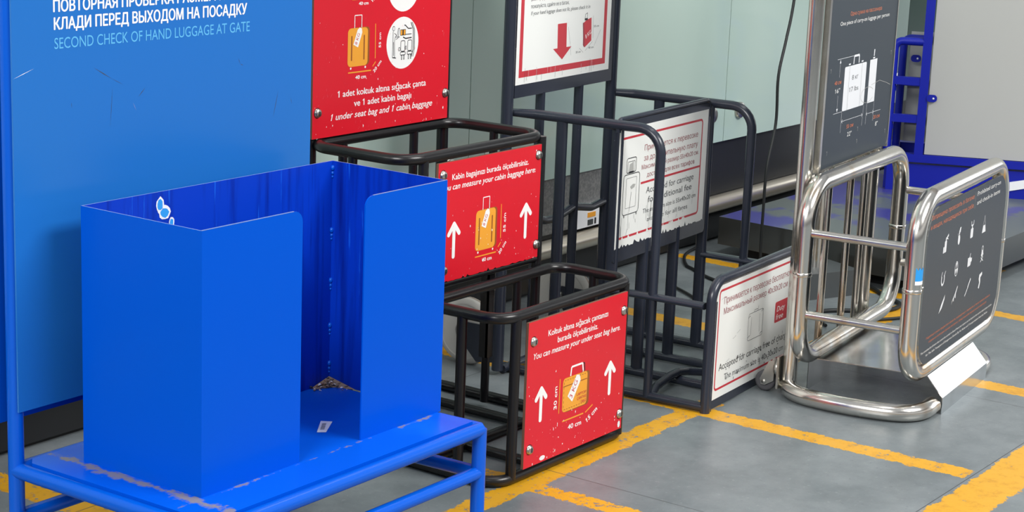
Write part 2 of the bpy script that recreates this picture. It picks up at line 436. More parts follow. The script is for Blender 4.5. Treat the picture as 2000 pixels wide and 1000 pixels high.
sk.box(5.27, 5.30, 3.402, 3.406, .196, .214, 'greybox'); sk.box(5.312, 5.318, 3.402, 3.406, .196, .216, 'blackink')
tag(sk.build('power_strip'), 'small white socket strip with orange mark fixed low on wall above steel rail', 'power strip')

# ================================================================== BLUE BAGGAGE STAND
S = thing('baggage_sizer_stand', 'tall blue steel sizer stand with a shelf, open bin and Russian lettered board', 'baggage sizer', (2.25, 2.2, 0))
r = .0150
for x, y, h in ((0, .5, 1.62), (.762, .5, 1.62), (.785, 0, .285), (0, 0, .285)):
    MB().tube([(x, y, 0), (x, y, h)], r, 'bluetube').build('post' if h > 1 else 'leg', S)
for a, c2 in (((0, 0), (.785, 0)), ((0, 0), (0, .5)), ((.785, 0), (.762, .5)), ((0, .5), (.762, .5))):
    MB().tube([(*a, .283), (*c2, .283)], r, 'bluetube').build('rail', S)
    MB().tube([(*a, .190), (*c2, .190)], .0140, 'bluetube').build('lower_rail', S)
MB().tube([(0, .5, 1.61), (.785, .5, 1.61)], r, 'bluetube').build('rail', S)
sh = MB(); sh.prism([(.012, .03), (.03, .012), (.775, .012), (.775, .49), (.03, .49), (.012, .47)], .288, .300, 'z', 'shelf', 'blue'); sh.build('shelf', S)
T_ = .003
X0, X1, Y0, Y1, Z0, Z1 = .085, .785, .106, .410, .300, .790
b = MB(); b.box(X0 + T_, X1 - T_, Y1 - T_, Y1, Z0, Z1, 'binside', 'edge'); b.build('bin_back', S)
b = MB(); b.box(X0, X0 + T_, Y0, Y1, Z0, Z1, 'blue', 'edge'); b.build('bin_side', S)
b = MB(); b.box(X1 - T_, X1, Y0, Y1, Z0, Z1, 'binside', 'edge'); b.build('bin_side', S)
def flap(xa, xb, corner):
    rd = .022; pts = [(xa, Z0), (xb, Z0)]
    if corner == 'r': pts += [(xb - rd + rd * math.cos(R(a)), Z1 - rd + rd * math.sin(R(a))) for a in range(0, 91, 15)] + [(xa, Z1)]
    else: pts += [(xb, Z1)] + [(xa + rd + rd * math.cos(R(a)), Z1 - rd + rd * math.sin(R(a))) for a in range(90, 181, 15)]
    b = MB(); b.prism(pts, Y0 - T_, Y0, 'y', 'blue'); b.box(min(xa, xb) + (.024 if corner == 'l' else 0), max(xa, xb) - (.024 if corner == 'r' else 0), Y0 - T_, Y0, Z1 + .0001, Z1 + .0009, 'edge'); return b.build('bin_front_flap', S)
flap(X0, .347, 'r'); flap(.527, X1, 'l')
for z in (.775, .640, .530, .430, .345):
    wb = MB()
    for dz, k in ((0, 1), (-.011, .7), (-.019, .5)):
        wb.lathe([(0, -.006 * k), (.0035 * k, -.005 * k), (.005 * k, 0), (.0035 * k, .005 * k), (0, .006 * k)], (X1 - .004, Y1 - .004, z + dz), (0, 0, 1), 'bluetube', 10)
    wb.build('weld_bead', S)
P = Print(Y1 - T_ - .0005)
rg = random.Random(3)
for (x, z, rx_, rz_) in ((.281, .764, .009, .014), (.293, .748, .013, .012), (.311, .727, .006, .009)):
    P.poly([(x + rx_ * (1 + .3 * rg.random()) * math.cos(R(a)), z + rz_ * (1 + .3 * rg.random()) * math.sin(R(a))) for a in range(0, 360, 30)], 'label', 1)
    P.poly([(x - .001 + rx_ * .65 * (1 + .5 * rg.random()) * math.cos(R(a)), z + rz_ * .65 * (1 + .4 * rg.random()) * math.sin(R(a))) for a in range(0, 360, 40)], 'skyblue', 2)
P.build(S, 'torn_sticker')['label'] = 'torn white and blue sticker remnant inside bin'
# board of the stand
bp = MB(); bp.box(.022, .832, .515, .519, .385, 1.58, 'bluepanel', 'edge'); bp = bp.build('sign_board', S); bp.location = (-.030, -.035, .0208); bp.scale = (.9875, 1, .987)
bq = MB(); bq.box(-.016, .74, .528, .532, .372, 1.58, 'blue', 'edge'); bq.build('rear_board', S)
P = Print(.515)
P.text('ПОВТОРНАЯ ПРОВЕРКА РАЗМЕРА РУЧНОЙ', .120, 1.130, .668, 1.130, .0209, 'white', bold=.05)
P.text('КЛАДИ ПЕРЕД ВЫХОДОМ НА ПОСАДКУ', .121, 1.0975, .631, 1.0975, .0208, 'white', bold=.05)
P.text('SECOND CHECK OF HAND LUGGAGE AT GATE', .121, 1.062, .640, 1.062, .0200, 'cyanink', bold=.002)
P.build(bp)
P = Print(.515)
for a, c2, t_, mm in (((.023, 1.014), (.073, 1.030), .0010, 'label'), ((.216, 1.020), (.262, .995), .0016, 'darkink'), ((.262, .995), (.290, .982), .0007, 'darkink'),
    ((.263, .981), (.256, .901), .0008, 'darkink'), ((.348, .971), (.329, .954), .0014, 'darkink'), ((.315, .945), (.324, .928), .0010, 'edge'),
    ((.729, .932), (.713, .874), .0012, 'darkink'), ((.767, .914), (.772, .898), .0008, 'darkink'), ((.607, 1.009), (.613, .996), .0008, 'darkink'), ((.613, .996), (.622, .993), .0012, 'darkink'), ((.160, .96), (.161, .948), .0008, 'darkink')):
    a = Vector(a); c2 = Vector(c2); d = (c2 - a); p = Vector((-d.y, d.x)).normalized() * t_ / 2
    P.poly([a, a + d * .5 - p, c2, a + d * .5 + p], mm, 1)
P.build(bp, 'scratch_marks')
lb = MB(); lb.add([(.506, .199, .3006), (.519, .186, .3006), (.580, .222, .3006), (.567, .242, .3006)], [(0, 1, 2, 3)], 'label')
lb.mb = None
for i in range(7):
    t0 = .22 + i * .085; k = .26
    a = Vector((.506, .199, .3009)); u = Vector((.061, .043, 0)); v = Vector((.013, -.013, 0))
    lb.add([a + u * t0 + v * k, a + u * (t0 + .03 + .02 * (i % 2)) + v * k, a + u * (t0 + .03 + .02 * (i % 2)) + v * .72, a + u * t0 + v * .72], [(0, 1, 2, 3)], 'greybox')
lb.build('barcode_label', S, flat=True, label='small white barcode label')
d = MB(); rg = random.Random(11)
for i in range(110):
    a = abs(rg.gauss(0, .030)); c_ = abs(rg.gauss(0, .016))
    if a + c_ > .11: continue
    if rg.random() < .5: a, c_ = c_, a * .7
    h = max(.0, .014 - .18 * (a + c_)); s_ = .0014 + rg.random() * .003
    d.lathe([(0, 0), (s_, s_ * .3), (s_ * .8, s_ * .9), (0, s_ * 1.1)], (3.030 - a, 2.604 - c_,   .3008 + h * rg.random()), (rg.random() * .4, rg.random() * .4, 1), rg.choice(['dirt', 'dirt', 'ply', 'label', 'rubber']), 6)
d.add([(3.031, 2.606, .316), (2.97, 2.606, .3004), (2.988, 2.592, .3004), (3.016, 2.575, .3004), (3.031, 2.53, .3004)], [(0, 1, 2), (0, 2, 3), (0, 3, 4)], 'dirt')
o = d.build('dust_pile'); o['kind'] = 'stuff'; tag(o, 'brown dust and grit heaped in back corner of the blue bin', 'dust')

# ================================================================== BLACK SIZER WITH RED SIGNS
S = thing('baggage_sizer_stand', 'black tubular double sizer stand with three red Turkish lettered signs', 'baggage sizer', (3.385, 2.40, 0))
r = .0135
def loop(name, x0, x1, y0, y1, z, rd, rr_=r, mm='black'):
    return MB().tube([(x0, y0, z), (x1, y0, z), (x1, y1, z), (x0, y1, z)], rr_, mm, rd, True, seg=8).build(name, S)
loop('rim', .015, .565, .012, .238, .404, .055); loop('rim', -.035, .520, .262, .556, .742, .06)
loop('base_frame', .015, .565, .014, .640, .014, .055)
for p in ([(.20, .02, .014), (.20, .64, .014)], [(.44, .02, .014), (.44, .64, .014)], [(.02, .24, .014), (.56, .24, .014)]): MB().tube(p, .012, 'black').build('base_rail', S)
for x in (-.02, .495): MB().tube([(x, .566, .014), (x, .566, 1.55)], .0155, 'black').build('post', S)
MB().tube([(-.02, .566, 1.55), (.495, .566, 1.55)], .0155, 'black').build('crossbar', S)
MB().tube([(-.02, .566, .765), (.495, .566, .765)], .011, 'black').build('crossbar', S)
# uprights: front pair, lower side bars, upper cage bars
for p0, z0, z1, k in (((.070, .012), .014, .404, 1), ((.530, .012), .014, .404, 1), ((.015, .125), .014, .404, 1), ((.565, .125), .014, .404, 1), ((.390, .238), .014, .404, .9),
                      ((.030, .262), .014, .742, 1), ((.505, .262), .014, .742, 1), ((-.035, .42), .014, .742, .9), ((.520, .42), .014, .742, .9), ((.090, .556), .014, .742, .9), ((.364, .556), .014, .742, .9)):
    MB().tube([(*p0, z0), (*p0, z1)], .0125 * k, 'black').build('upright', S)
b = MB(); b.box(.312, .336, .268, .273, .205, .43, 'black'); b.box(.312, .315, .268, .292, .205, .43, 'black'); b.build('bracket_strip', S)
MB().tube([(.03, .262, .43), (.505, .262, .43)], .009, 'black').build('crossbar', S)
def red_sign(x0, x1, z0, z1, w, rag=0, seed=2):
    b = MB(); pts = ragged(x0, z0, x1, z1, .0025, 70, seed) if rag else [(x0, z1), (x0, z0), (x1, z0), (x1, z1)]
    b.prism(pts, w, w + .007, 'y', 'red', 'ply'); return b.build('sign_panel', S)
def chips(P, x0, x1, z0, z1, n, seed, m='white'):
    P.on('paint_chips'); chips_(P, x0, x1, z0, z1, n, seed, m); P.off()
def chips_(P, x0, x1, z0, z1, n, seed, m):
    rg = random.Random(seed)
    for i in range(n):
        x = x0 + rg.random() * (x1 - x0); z = z0 + (rg.random() ** 1.7) * (z1 - z0); s_ = .0005 + .0013 * rg.random() ** 3; q = .6 + 2.2 * rg.random()
        P.poly([(x + s_ * (.5 + rg.random()) * math.cos(R(a)), z + s_ * q * (.5 + rg.random()) * math.sin(R(a))) for a in range(0, 360, 60)], m, 3)
def scuffs(P, x0, x1, z0, z1, n, seed):
    P.on('paint_chips'); rg = random.Random(seed)
    for i in range(n):
        x = x0 + rg.random() * (x1 - x0); z = z0 + (rg.random() ** 1.5) * (z1 - z0); a = rg.gauss(1.4, .5); L = .003 + .012 * rg.random() ** 2
        P.poly([(x, z), (x + math.cos(a) * L * .5 + .0004, z + math.sin(a) * L * .5), (x + math.cos(a) * L, z + math.sin(a) * L), (x + math.cos(a) * L * .5 - .0003, z + math.sin(a) * L * .5)], 'scuff', 3)
    P.off()
def suitcase(P, x0, x1, z0, z1, k=1.):
    P.on('printed_suitcase'); suitcase_(P, x0, x1, z0, z1, k); P.off()
def suitcase_(P, x0, x1, z0, z1, k):
    P.rrect(x0 + .010 * k, z0 + .001, x1 + .007 * k, z1 + .001, .010 * k, 'brown', 1); P.rrect(x0, z0, x1, z1, .011 * k, 'orange', 2)
    for xx in (x0 + .012 * k, x1 - .016 * k): P.rrect(xx, z0 + .014 * k, xx + .0045 * k, z1 - .018 * k, .002 * k, 'brown', 3)
    xm = (x0 + x1) / 2; hw = .013 * k
    P.path([(xm - hw, z1), (xm - hw, z1 + .030 * k), (xm + hw, z1 + .030 * k), (xm + hw, z1)], .0022 * k, 'white', 3)
    for xx in (x0 + .012 * k, x1 - .008 * k): P.ell(xx, z0 - .004, .0028 * k, .0028 * k, 'white', 3, 12)
    # tag
    c_ = Vector((xm + .001, z1 - .021 * k)); d = Vector((.42, 1)).normalized(); p = Vector((-d.y, d.x))
    a = c_ - d * .024 * k; e = c_ + d * .022 * k
    P.poly([a - p * .0095 * k, e - p * .0095 * k - d * .008 * k, e - p * .004 * k, e + p * .004 * k, e + p * .0095 * k - d * .008 * k, a + p * .0095 * k], 'white', 4)
    P.text('8 KG', *(a + d * .004 * k - p * .003 * k), *(a + d * .032 * k - p * .003 * k), .0085 * k, 'redink', 5, .01)
    P.line(e, (xm + hw * .8, z1 + .008 * k), .001, 'brown', 5)
# --- upper sign
UP = red_sign(-.036, .485, .757, 1.54, .545); UP['label'] = 'tall red upper sign panel with orange suitcase'; P = Print(.545)
bolts(UP, .545, ((-.018, .818), (.474, .822)))
suitcase(P, .087, .161, .918, 1.010)
P.line((.189, 1.016), (.190, .932), .0024, 'orange', 2); P.line((.181, .913), (.192, .924), .0024, 'orange', 2); P.line((.090, .904), (.175, .904), .003, 'orange', 2)
P.text('55 cm', .2105, .957, .2105, .993, .0075, 'white', bold=.06); P.text('40 cm', .118, .887, .156, .887, .0085, 'white', bold=.06); P.text('20 cm', .188, .897, .215, .922, .0078, 'white', bold=.06)
P.text('40 cm', .125, 1.064, .160, 1.064, .0075, 'white', bold=.06); P.text('15 cm', .176, 1.069, .204, 1.090, .0078, 'white', bold=.06)
# laptop bag row above
P.on('printed_suitcase').rrect(.092, 1.10, .160, 1.165, .008, 'orange', 2); P.off(); P.line((.100, 1.078), (.165, 1.078), .003, 'orange', 2)
P.on('printed_disc').ell(.295, 1.1035, .0625, .0640, 'white', 1, 48)
P.on('printed_disc').ell(.295, .9625, .0625, .0640, 'white', 1, 48)
k_ = 'blackink'; cz = .9625
# overhead-locker pictogram
P.ell(.259, cz + .037, .0048, .0065, k_, 2, 16); P.ell(.259, cz + .037, .0033, .0048, 'white', 3, 16)
P.path([(.257, cz + .030), (.257, cz + .004), (.256, cz - .034), (.265, cz - .034), (.263, cz + .004), (.266, cz + .018)], .0016, k_, 2)
P.path([(.262, cz + .026), (.272, cz + .018), (.277, cz + .036), (.281, cz + .037), (.277, cz + .013), (.268, cz + .010)], .0016, k_, 2); P.line((.266, cz + .016), (.283, cz + .015), .0016, k_, 2)
P.path([(.259, cz + .004), (.2605, cz - .030)], .0016, k_, 2); P.path([(.256, cz - .034), (.270, cz - .036)], .0024, k_, 2)
P.rect(.285, cz + .018, .306, cz + .033, k_, 2); P.rect(.2865, cz + .0195, .293, cz + .0315, 'orange', 3); P.rect(.298, cz + .0195, .3045, cz + .0315, 'orange', 3)
P.path([(.300, cz + .043), (.304, cz + .043), (.316, cz + .034), (.330, cz + .034)], .0026, k_, 2)
P.path([(.296, cz + .014), (.306, cz + .010), (.330, cz + .011)], .003, k_, 2); P.path([(.306, cz + .020), (.329, cz + .020)], .002, k_, 2)
P.path([(.326, cz + .049), (.336, cz + .030), (.337, cz - .018), (.330, cz - .037)], .0026, k_, 2); P.path([(.331, cz + .049), (.341, cz + .030), (.342, cz - .018), (.336, cz - .037)], .0020, k_, 2)
for x0_ in (.287, .314):
    P.frame(x0_, cz - .022, x0_ + .018, cz + .006, .005, .0018, k_, 2); P.frame(x0_ - .001, cz - .031, x0_ + .020, cz - .022, .003, .0018, k_, 2)
    for dx_ in (.003, .012): P.frame(x0_ + dx_, cz - .042, x0_ + dx_ + .004, cz - .031, .001, .0014, k_, 2)
P.frame(.279, cz - .020, .286, cz - .010, .003, .0016, k_, 2); P.frame(.305, cz - .018, .311, cz - .008, .003, .0016, k_, 2)
P.off()
P.text('1 adet koltuk altına sığacak çanta', .057, .8485, .392, .8485, .0151, 'white', bold=.035)
P.text('ve 1 adet kabin bagajı', .114, .822, .334, .822, .0152, 'white', bold=.035)
P.text('1 under seat bag and 1 cabin baggage', .030, .795, .420, .795, .0152, 'white', bold=.03, shear=.25)
chips(P, -.03, .48, .758, .90, 45, 5); chips(P, -.03, .48, .90, 1.1, 10, 6)
scuffs(P, -.03, .47, .765, 1.03, 90, 51)
P.build(UP)
# --- middle sign
MD = red_sign(.068, .486, .438, .726, .247, 1, 9); MD['label'] = 'red middle sign panel on upper cage'; P = Print(.247)
bolts(MD, .247, ((.086, .697), (.474, .700), (.478, .472), (.098, .467)))
suitcase(P, .220, .300, .494, .593)
P.line((.3225, .597), (.3235, .512), .0026, 'orange', 2); P.line((.314, .491), (.325, .501), .0026, 'orange', 2); P.line((.221, .480), (.306, .480), .003, 'orange', 2)
P.text('55 cm', .343, .525, .343, .572, .0088, 'white', bold=.06); P.text('40 cm', .250, .4645, .289, .4645, .0089, 'white', bold=.06); P.text('20 cm', .322, .471, .349, .497, .0085, 'white', bold=.06)
P.arrow_up(.134, .491, .582, .026, .0115, 'white'); P.arrow_up(.428, .494, .587, .026, .0115, 'white')
P.text('Kabin bagajınızı burada ölçebilirsiniz.', .121, .6815, .431, .6815, .0137, 'white', bold=.035)
P.text('You can measure your cabin baggage here.', .083, .6585, .462, .6585, .0138, 'white', bold=.03, shear=.25)
chips(P, .08, .48, .44, .56, 40, 15); chips(P, .08, .48, .56, .72, 22, 16)
scuffs(P, .08, .47, .445, .71, 45, 52)
P.build(MD)
# --- lower sign
LO = red_sign(.089, .512, .037, .389, -.010); LO['label'] = 'red lower sign panel with laptop bag picture'; P = Print(-.010)
bolts(LO, -.010, ((.111, .341), (.498, .343), (.501, .077), (.111, .080)))
P.on('printed_suitcase')
P.rrect(.252, .137, .356, .223, .009, 'brown', 1); P.rrect(.241, .139, .346, .223, .010, 'orange', 2)
P.line((.243, .203), (.345, .203), .0022, 'brown', 3)
P.path([(.272, .224), (.275, .246), (.322, .246), (.326, .224)], .0050, 'white', 3); P.path([(.326, .246), (.331, .244), (.333, .224)], .0035, 'blackink', 2)
for i in range(9):
    P.line((.248 + i * .0105, .145), (.254 + i * .0105, .145), .0014, 'brown', 3); P.line((.248 + i * .0105, .217), (.254 + i * .0105, .217), .0014, 'brown', 3)
for i in range(6): P.line((.246, .150 + i * .0115), (.246, .156 + i * .0115), .0014, 'brown', 3)
P.poly([(.262, .176), (.283, .158), (.316, .205), (.312, .219), (.298, .222)], 'white', 4); P.line((.309, .216), (.326, .228), .001, 'brown', 5)
P.text('3 KG', .281, .166, .304, .205, .0135, 'redink', 5, .006)
for s_, z_, x_ in (('LAPTOP', .1675, .302), ('ÇANTASI', .157, .304), ('/ BAG', .1465, .318)): P.text(s_, x_, z_, .343, z_, .0068, 'redink', 4, .02)
P.off()
P.line((.2275, .226), (.2275, .141), .003, 'orange', 2); P.line((.343, .117), (.375, .130), .0032, 'orange', 2); P.line((.244, .117), (.335, .117), .0034, 'orange', 2)
P.text('30 cm', .217, .155, .217, .211, .0116, 'white', bold=.06); P.text('40 cm', .270, .091, .327, .091, .0116, 'white', bold=.06); P.text('15 cm', .354, .090, .397, .112, .0116, 'white', bold=.06)
P.arrow_up(.1505, .138, .227, .026, .012, 'white'); P.arrow_up(.4475, .137, .227, .026, .012, 'white')
P.text('Koltuk altına sığacak çantanızı', .170, .3425, .425, .3425, .0140, 'white', bold=.035)
P.text('burada ölçebilirsiniz.', .210, .3195, .382, .3195, .0140, 'white', bold=.035)
P.text('You can measure your under seat bag here.', .113, .297, .484, .297, .0140, 'white', bold=.03, shear=.25)
chips(P, .095, .505, .040, .13, 45, 25); chips(P, .095, .505, .13, .38, 20, 26)
P.ell(.165, .047, .012, .006, 'label', 3, 9); P.ell(.500, .050, .006, .009, 'label', 3, 8)
scuffs(P, .10, .50, .045, .37, 50, 53)
P.build(LO)

# ================================================================== SLATE SIZER WITH WHITE SIGNS
S = thing('baggage_sizer_stand', 'slate grey tubular double sizer stand with scuffed white Russian lettered signs', 'baggage sizer', (4.257, 2.356, 0), 4.0)
r = .0135; WD = .568
for u in (0, WD):
    MB().tube([(u - .014, .618, .735), (u, .55, .735), (u, .170, .735), (u, .170, .014)], r, 'slate', .065, flat=(1.15, .8)).build('side_hoop', S)
    MB().tube([(u, 0.015, .288), (u, .300, .288)], r, 'slate', flat=(1.35, .7)).build('side_rail', S)
for u in (-.045, WD - .03): MB().tube([(u, .618, .014), (u, .618, 1.5)], .0165, 'slate').build('post', S)
MB().tube([(-.045, .618, 1.5), (WD - .03, .618, 1.5)], .0165, 'slate').build('crossbar', S)
for u in (0, .19, .38, WD): MB().tube([(u, .0, .014), (u, .625, .014)], .0125, 'slate').build('base_rail', S)
MB().tube([(-.03, .612, .014), (WD, .612, .014)], .0125, 'slate').build('base_rail', S)
MB().tube([(.0, .16, .014), (.05, .17, .028), (.14, .175, .036), (.19, .175, .036), (.24, .17, .028), (.30, .12, .02), (.38, .10, .016)], .0115, 'slate', .03).build('brace', S)
MB().tube([(.0, .40, .014), (.06, .41, .030), (.16, .41, .036), (.24, .40, .014)], .0105, 'slate', .03).build('brace', S)
for u in (.130, .345): MB().tube([(u, .618, .014), (u, .618, .778)], .0115, 'slate', flat=(1.3, .7)).build('upright', S)
for u in (.0, WD): MB().tube([(u, .470, .016), (u, .470, .735)], .0125, 'slate', flat=(1.35, .75)).build('upright', S)
for u in (.012, .190, .380, WD - .005): MB().tube([(u, .305, .016), (u, .305, .40 if u in (.19, .38) else .740)], .0125, 'slate', flat=(1.4, .75)).build('upright', S)
MB().tube([(-.03, .618, .410), (.03, .618, .402), (.08, .618, .408), (.130, .618, .420), (.18, .618, .404), (.24, .618, .400), (.345, .618, .420), (.45, .618, .402), (.54, .618, .410)], .0115, 'slate', .05).build('cross_rail', S)
# upper sign board
b = MB(); b.box(-.030, .515, .606, .612, .775, 1.49, 'slate'); TB = b.build('sign_panel', S)
P = Print(.606)
P.on('white_sheet').rect(-.040 + .012, .810, .494, 1.49, 'sheet', 1)
P.on('red_border').frame(-.012, .829, .470, 1.47, .001, .017, 'redink', 2)
P.off()
P.text('размер ручной клади не соответствует,', .040, 1.0345, .330, 1.0345, .0100, 'darkink', 3)
P.text('пожалуйста, сдайте ее в багаж,', .040, 1.014, .246, 1.014, .0100, 'darkink', 3); P.text('If your hand luggage does not fit, please check it in', .041, .9955, .367, .9955, .0100, 'darkink', 3, shear=.1)
P.on('printed_arrow').poly([(.188, .962), (.238, .962), (.241, .894), (.269, .894), (.219, .861), (.167, .894), (.191, .894)], 'redink', 3)
P.on('printed_suitcase').poly([(.333, .955), (.350, .963), (.378, .968), (.383, .902), (.345, .885), (.335, .892)], 'redink', 3); P.poly([(.329, .955), (.336, .957), (.345, .885), (.337, .889)], 'maroon', 4)
P.path([(.341, .965), (.342, .979), (.354, .983), (.353, .968)], .0015, 'blackink', 3); P.rect(.339, .962, .356, .968, 'blackink', 4)
P.text('8 KG', .350, .909, .380, .923, .0115, 'white', 4, .015)
P.off(); P.text('55 cm', .394, .939, .424, .939, .0055, 'darkink', 3, .02); P.text('40 cm', .367, .8795, .398, .8795, .0055, 'darkink', 3, .02); P.text('20 cm', .295, .872, .323, .872, .0055, 'darkink', 3, .02)
P.line((.3885, .973), (.392, .908), .0007, 'darkink', 3); P.line((.349, .875), (.390, .899), .0007, 'darkink', 3); P.line((.315, .885), (.338, .871), .0007, 'darkink', 3)
for a_, c_ in (((.247, .950), (.262, .90)), ((.262, .90), (.268, .868)), ((.436, .93), (.40, .885))): P.line(a_, c_, .0006, 'darkink', 3)
rg = random.Random(4)
for i in range(22):
    x = .01 + rg.random() * .42; P.line((x, .812 + rg.random() * .01), (x + rg.random() * .006 - .003, .83 + rg.random() * .03), .0007, 'sheet' if i % 2 else 'darkink', 4)
P.build(TB)
# middle sign board
b = MB(); b.prism(rr(-.008, .360, .548, .742, .012), .292, .297, 'y', 'slate'); MDs = b.build('sign_panel', S)
MB().tube([(-.002, .297, .715), (-.002, .297, .748), (.544, .297, .748), (.544, .297, .70)], .0070, 'slate', .025).build('sign_frame', S)
P = Print(.292)
P.on('white_sheet').poly(ragged(-.003, .397, .532, .722, .006, 90, 21), 'sheet', 1)
P.on('red_border').frame(.010, .421, .499, .699, .014, .0062, 'redink', 2)
P.off()
for s_, x0, z, x1, h, c_ in (('Принимается к перевозке', .144, .6495, .470, .0150, 'maroon'), ('за дополнительную плату', .143, .621, .472, .0150, 'maroon'), ('Максимальный размер 55х40х20 см.', .132, .598, .480, .0125, 'maroon'), ('доступен для всех тарифов', .165, .574, .456, .0125, 'maroon'),
                         ('Accepted for carriage', .165, .5285, .456, .0170, 'darkink'), ('for additional fee', .179, .501, .447, .0170, 'darkink'), ('The maximum size is 55x40x20 cm', .151, .474, .476, .0125, 'darkink'), ('available for all fares', .179, .448, .426, .0125, 'darkink')):
    P.text(s_, x0, z, x1, z, h, c_, 3, -.010 if h < .014 else -.004)
P.rect(.131, .558, .498, .564, 'redink', 2)
P.on('printed_suitcase').frame(.030, .484, .124, .596, .012, .0022, 'blackink', 3); P.frame(.047, .502, .106, .585, .003, .0010, 'darkink', 3)
P.frame(.044, .598, .100, .640, .008, .0022, 'blackink', 3); P.frame(.052, .598, .092, .630, .003, .0014, 'blackink', 3); P.rect(.058, .597, .086, .603, 'blackink', 4); P.poly([(.058, .604), (.085, .604), (.083, .628), (.062, .622)], 'greyboard', 4)
for x in (.042, .112): P.rect(x - .002, .478, x + .002, .484, 'blackink', 3)
P.off(); P.poly([(.070, .560), (.085, .566), (.100, .564), (.094, .556), (.078, .552)], 'greyboard', 4)
rg = random.Random(8)
for i in range(34):
    x = .02 + rg.random() * .45; z = .41 + rg.random() * .06; P.line((x, z), (x + rg.random() * .01 - .005, z + .01 + rg.random() * .05), .0007, 'darkink' if i % 3 else 'sheet', 4)
for i in range(16):
    x = .03 + rg.random() * .40; P.poly([(x, .420), (x + .006 + rg.random() * .008, .420), (x + .005, .429)], 'sheet', 4)
P.line((.078, .545), (.070, .492), .0010, 'blackink', 4); P.line((.20, .505), (.196, .455), .0016, 'blackink', 4)
P.build(MDs)
# front sign board in its bent-tube frame
b = MB(); b.box(.014, WD - .014, -.008, -.003, .004, .345, 'slate'); FR = b.build('sign_panel', S)
MB().tube([(0, -.002, .0), (0, -.002, .353), (WD, -.002, .353), (WD, -.002, 0)], r, 'slate', .055).build('sign_frame', S)
b = MB(); b.box(.0, .022, -.010, -.006, .0, .30, 'slate'); b.build('edge_strip', S)
P = Print(-.008)
P.on('white_sheet').rect(.014, .028, .550, .340, 'sheet', 1); P.on('red_border').frame(.034, .050, .532, .328, .014, .0062, 'redink', 2)
P.off()
P.text('Принимается к перевозке бесплатно', .066, .2845, .492, .2845, .0178, 'maroon', 3, -.004); P.text('Максимальный размер 40х30х20 см', .067, .256, .484, .256, .0165, 'maroon', 3, -.014)
P.text('Accepted for carriage free of charge', .057, .1025, .512, .1025, .0185, 'blackink', 3, -.004); P.text('The maximum size is 40x30x20 cm', .094, .070, .484, .070, .0165, 'darkink', 3, -.012)
P.on('printed_suitcase').frame(.230, .147, .327, .224, .008, .0013, 'darkink', 3); P.line((.250, .160), (.250, .212), .0010, 'darkink', 3); P.line((.305, .160), (.305, .212), .0010, 'darkink', 3); P.frame(.266, .223, .290, .230, .002, .0012, 'darkink', 3)
for x, z in ((.236, .212), (.321, .216), (.238, .156), (.318, .152)): P.path([(x - .006, z), (x, z + .004), (x + .006, z + .005)], .0016, 'blackink', 3)
P.on('duty_free_box').rrect(.408, .162, .500, .222, .006, 'redink', 3); P.text('Duty', .420, .193, .476, .193, .0150, 'white', 4, .012, .2); P.text('free', .417, .170, .466, .170, .0150, 'white', 4, .012, .2)
P.off()
rg = random.Random(5)
for i in range(20):
    x = .10 + rg.random() * .36; z = .055 + rg.random() * .06; P.poly([(x, z), (x + .003 + rg.random() * .004, z + .001), (x + .002, z + .004 + rg.random() * .008)], 'blackink', 4)
for x, z in ((.10, .118), (.135, .175), (.16, .186), (.05, .30)): P.line((x, z), (x + .02, z + .006), .0006, 'darkink', 4)
P.build(FR)
for u in (-.002, .545):
    w_ = MB(); w_.lathe([(.030, -.016), (.078, -.016), (.092, -.013), (.097, -.006), (.097, .006), (.092, .013), (.078, .016), (.030, .016)], (u, .748, .097), (1, 0, 0), 'wheel', 48)
    w_.lathe([(.0, -.012), (.062, -.010), (.078, -.0165), (.080, -.0165)], (u, .748, .097), (1, 0, 0), 'wheel', 48); w_.lathe([(.0, .012), (.062, .010), (.078, .0165)], (u, .748, .097), (1, 0, 0), 'wheel', 48)
    w_.lathe([(.0975, -.004), (.0978, 0), (.0975, .004)], (u, .748, .097), (1, 0, 0), 'rimw', 48)
    wo = w_.build('wheel', S)
    b = MB(); b.prism([(.618, .030), (.70, .018), (.765, .085), (.765, .115), (.745, .128), (.618, .128)], u - .026, u - .021, 'x', 'slate'); b.build('wheel_bracket', S)
    b = MB(); b.lathe([(0, -.012), (.010, -.012), (.011, -.004), (.011, 0)], (u - .024, .748, .100), (1, 0, 0), 'bolt', 6); b.tube([(u - .03, .748, .100), (u + .02, .748, .1)], .005, 'bolt', n=8); b.build('axle_bolt', S)

# ================================================================== POLISHED STEEL SIZER
S = thing('baggage_sizer_stand', 'polished steel sizer stand with two rounded tube hoops and dark grey signs', 'baggage sizer', (4.565, 2.267, 0), 6.25)
def smooth(pts, n=8):
    P_ = [Vector(p) for p in pts]; P_ = [P_[0] * 2 - P_[1]] + P_ + [P_[-1] * 2 - P_[-2]]; Q = []
    for i in range(1, len(P_) - 2):
        a, b_, c_, d_ = P_[i - 1:i + 3]
        for k in range(n):
            t = k / n; Q.append(.5 * ((2 * b_) + (c_ - a) * t + (2 * a - 5 * b_ + 4 * c_ - d_) * t * t + (3 * b_ - a - 3 * c_ + d_) * t ** 3))
    return Q + [P_[-2]]
def hoop(w, name='hoop'):
    h = MB().tube([(-.097, w, .125), (.697, w, .125), (.697, w, .598), (-.097, w, .598)], .0240, 'chrome', .105, True, n=24, seg=12).build(name, S)
    for u in (-.097, .697): MB().lathe([(.0240, -.006), (.0258, -.005), (.0258, .005), (.0240, .006)], (u, w, .366), (0, 0, 1), 'chrome', 24).build('collar', h)
    return h
hoop(-.050); hoop(-.350)
for u in (-.097, .697):
    for z in (.478, .257): MB().tube([(u, -.052, z), (u, -.348, z)], .0115, 'chrome', n=16).build('crossbar', S)
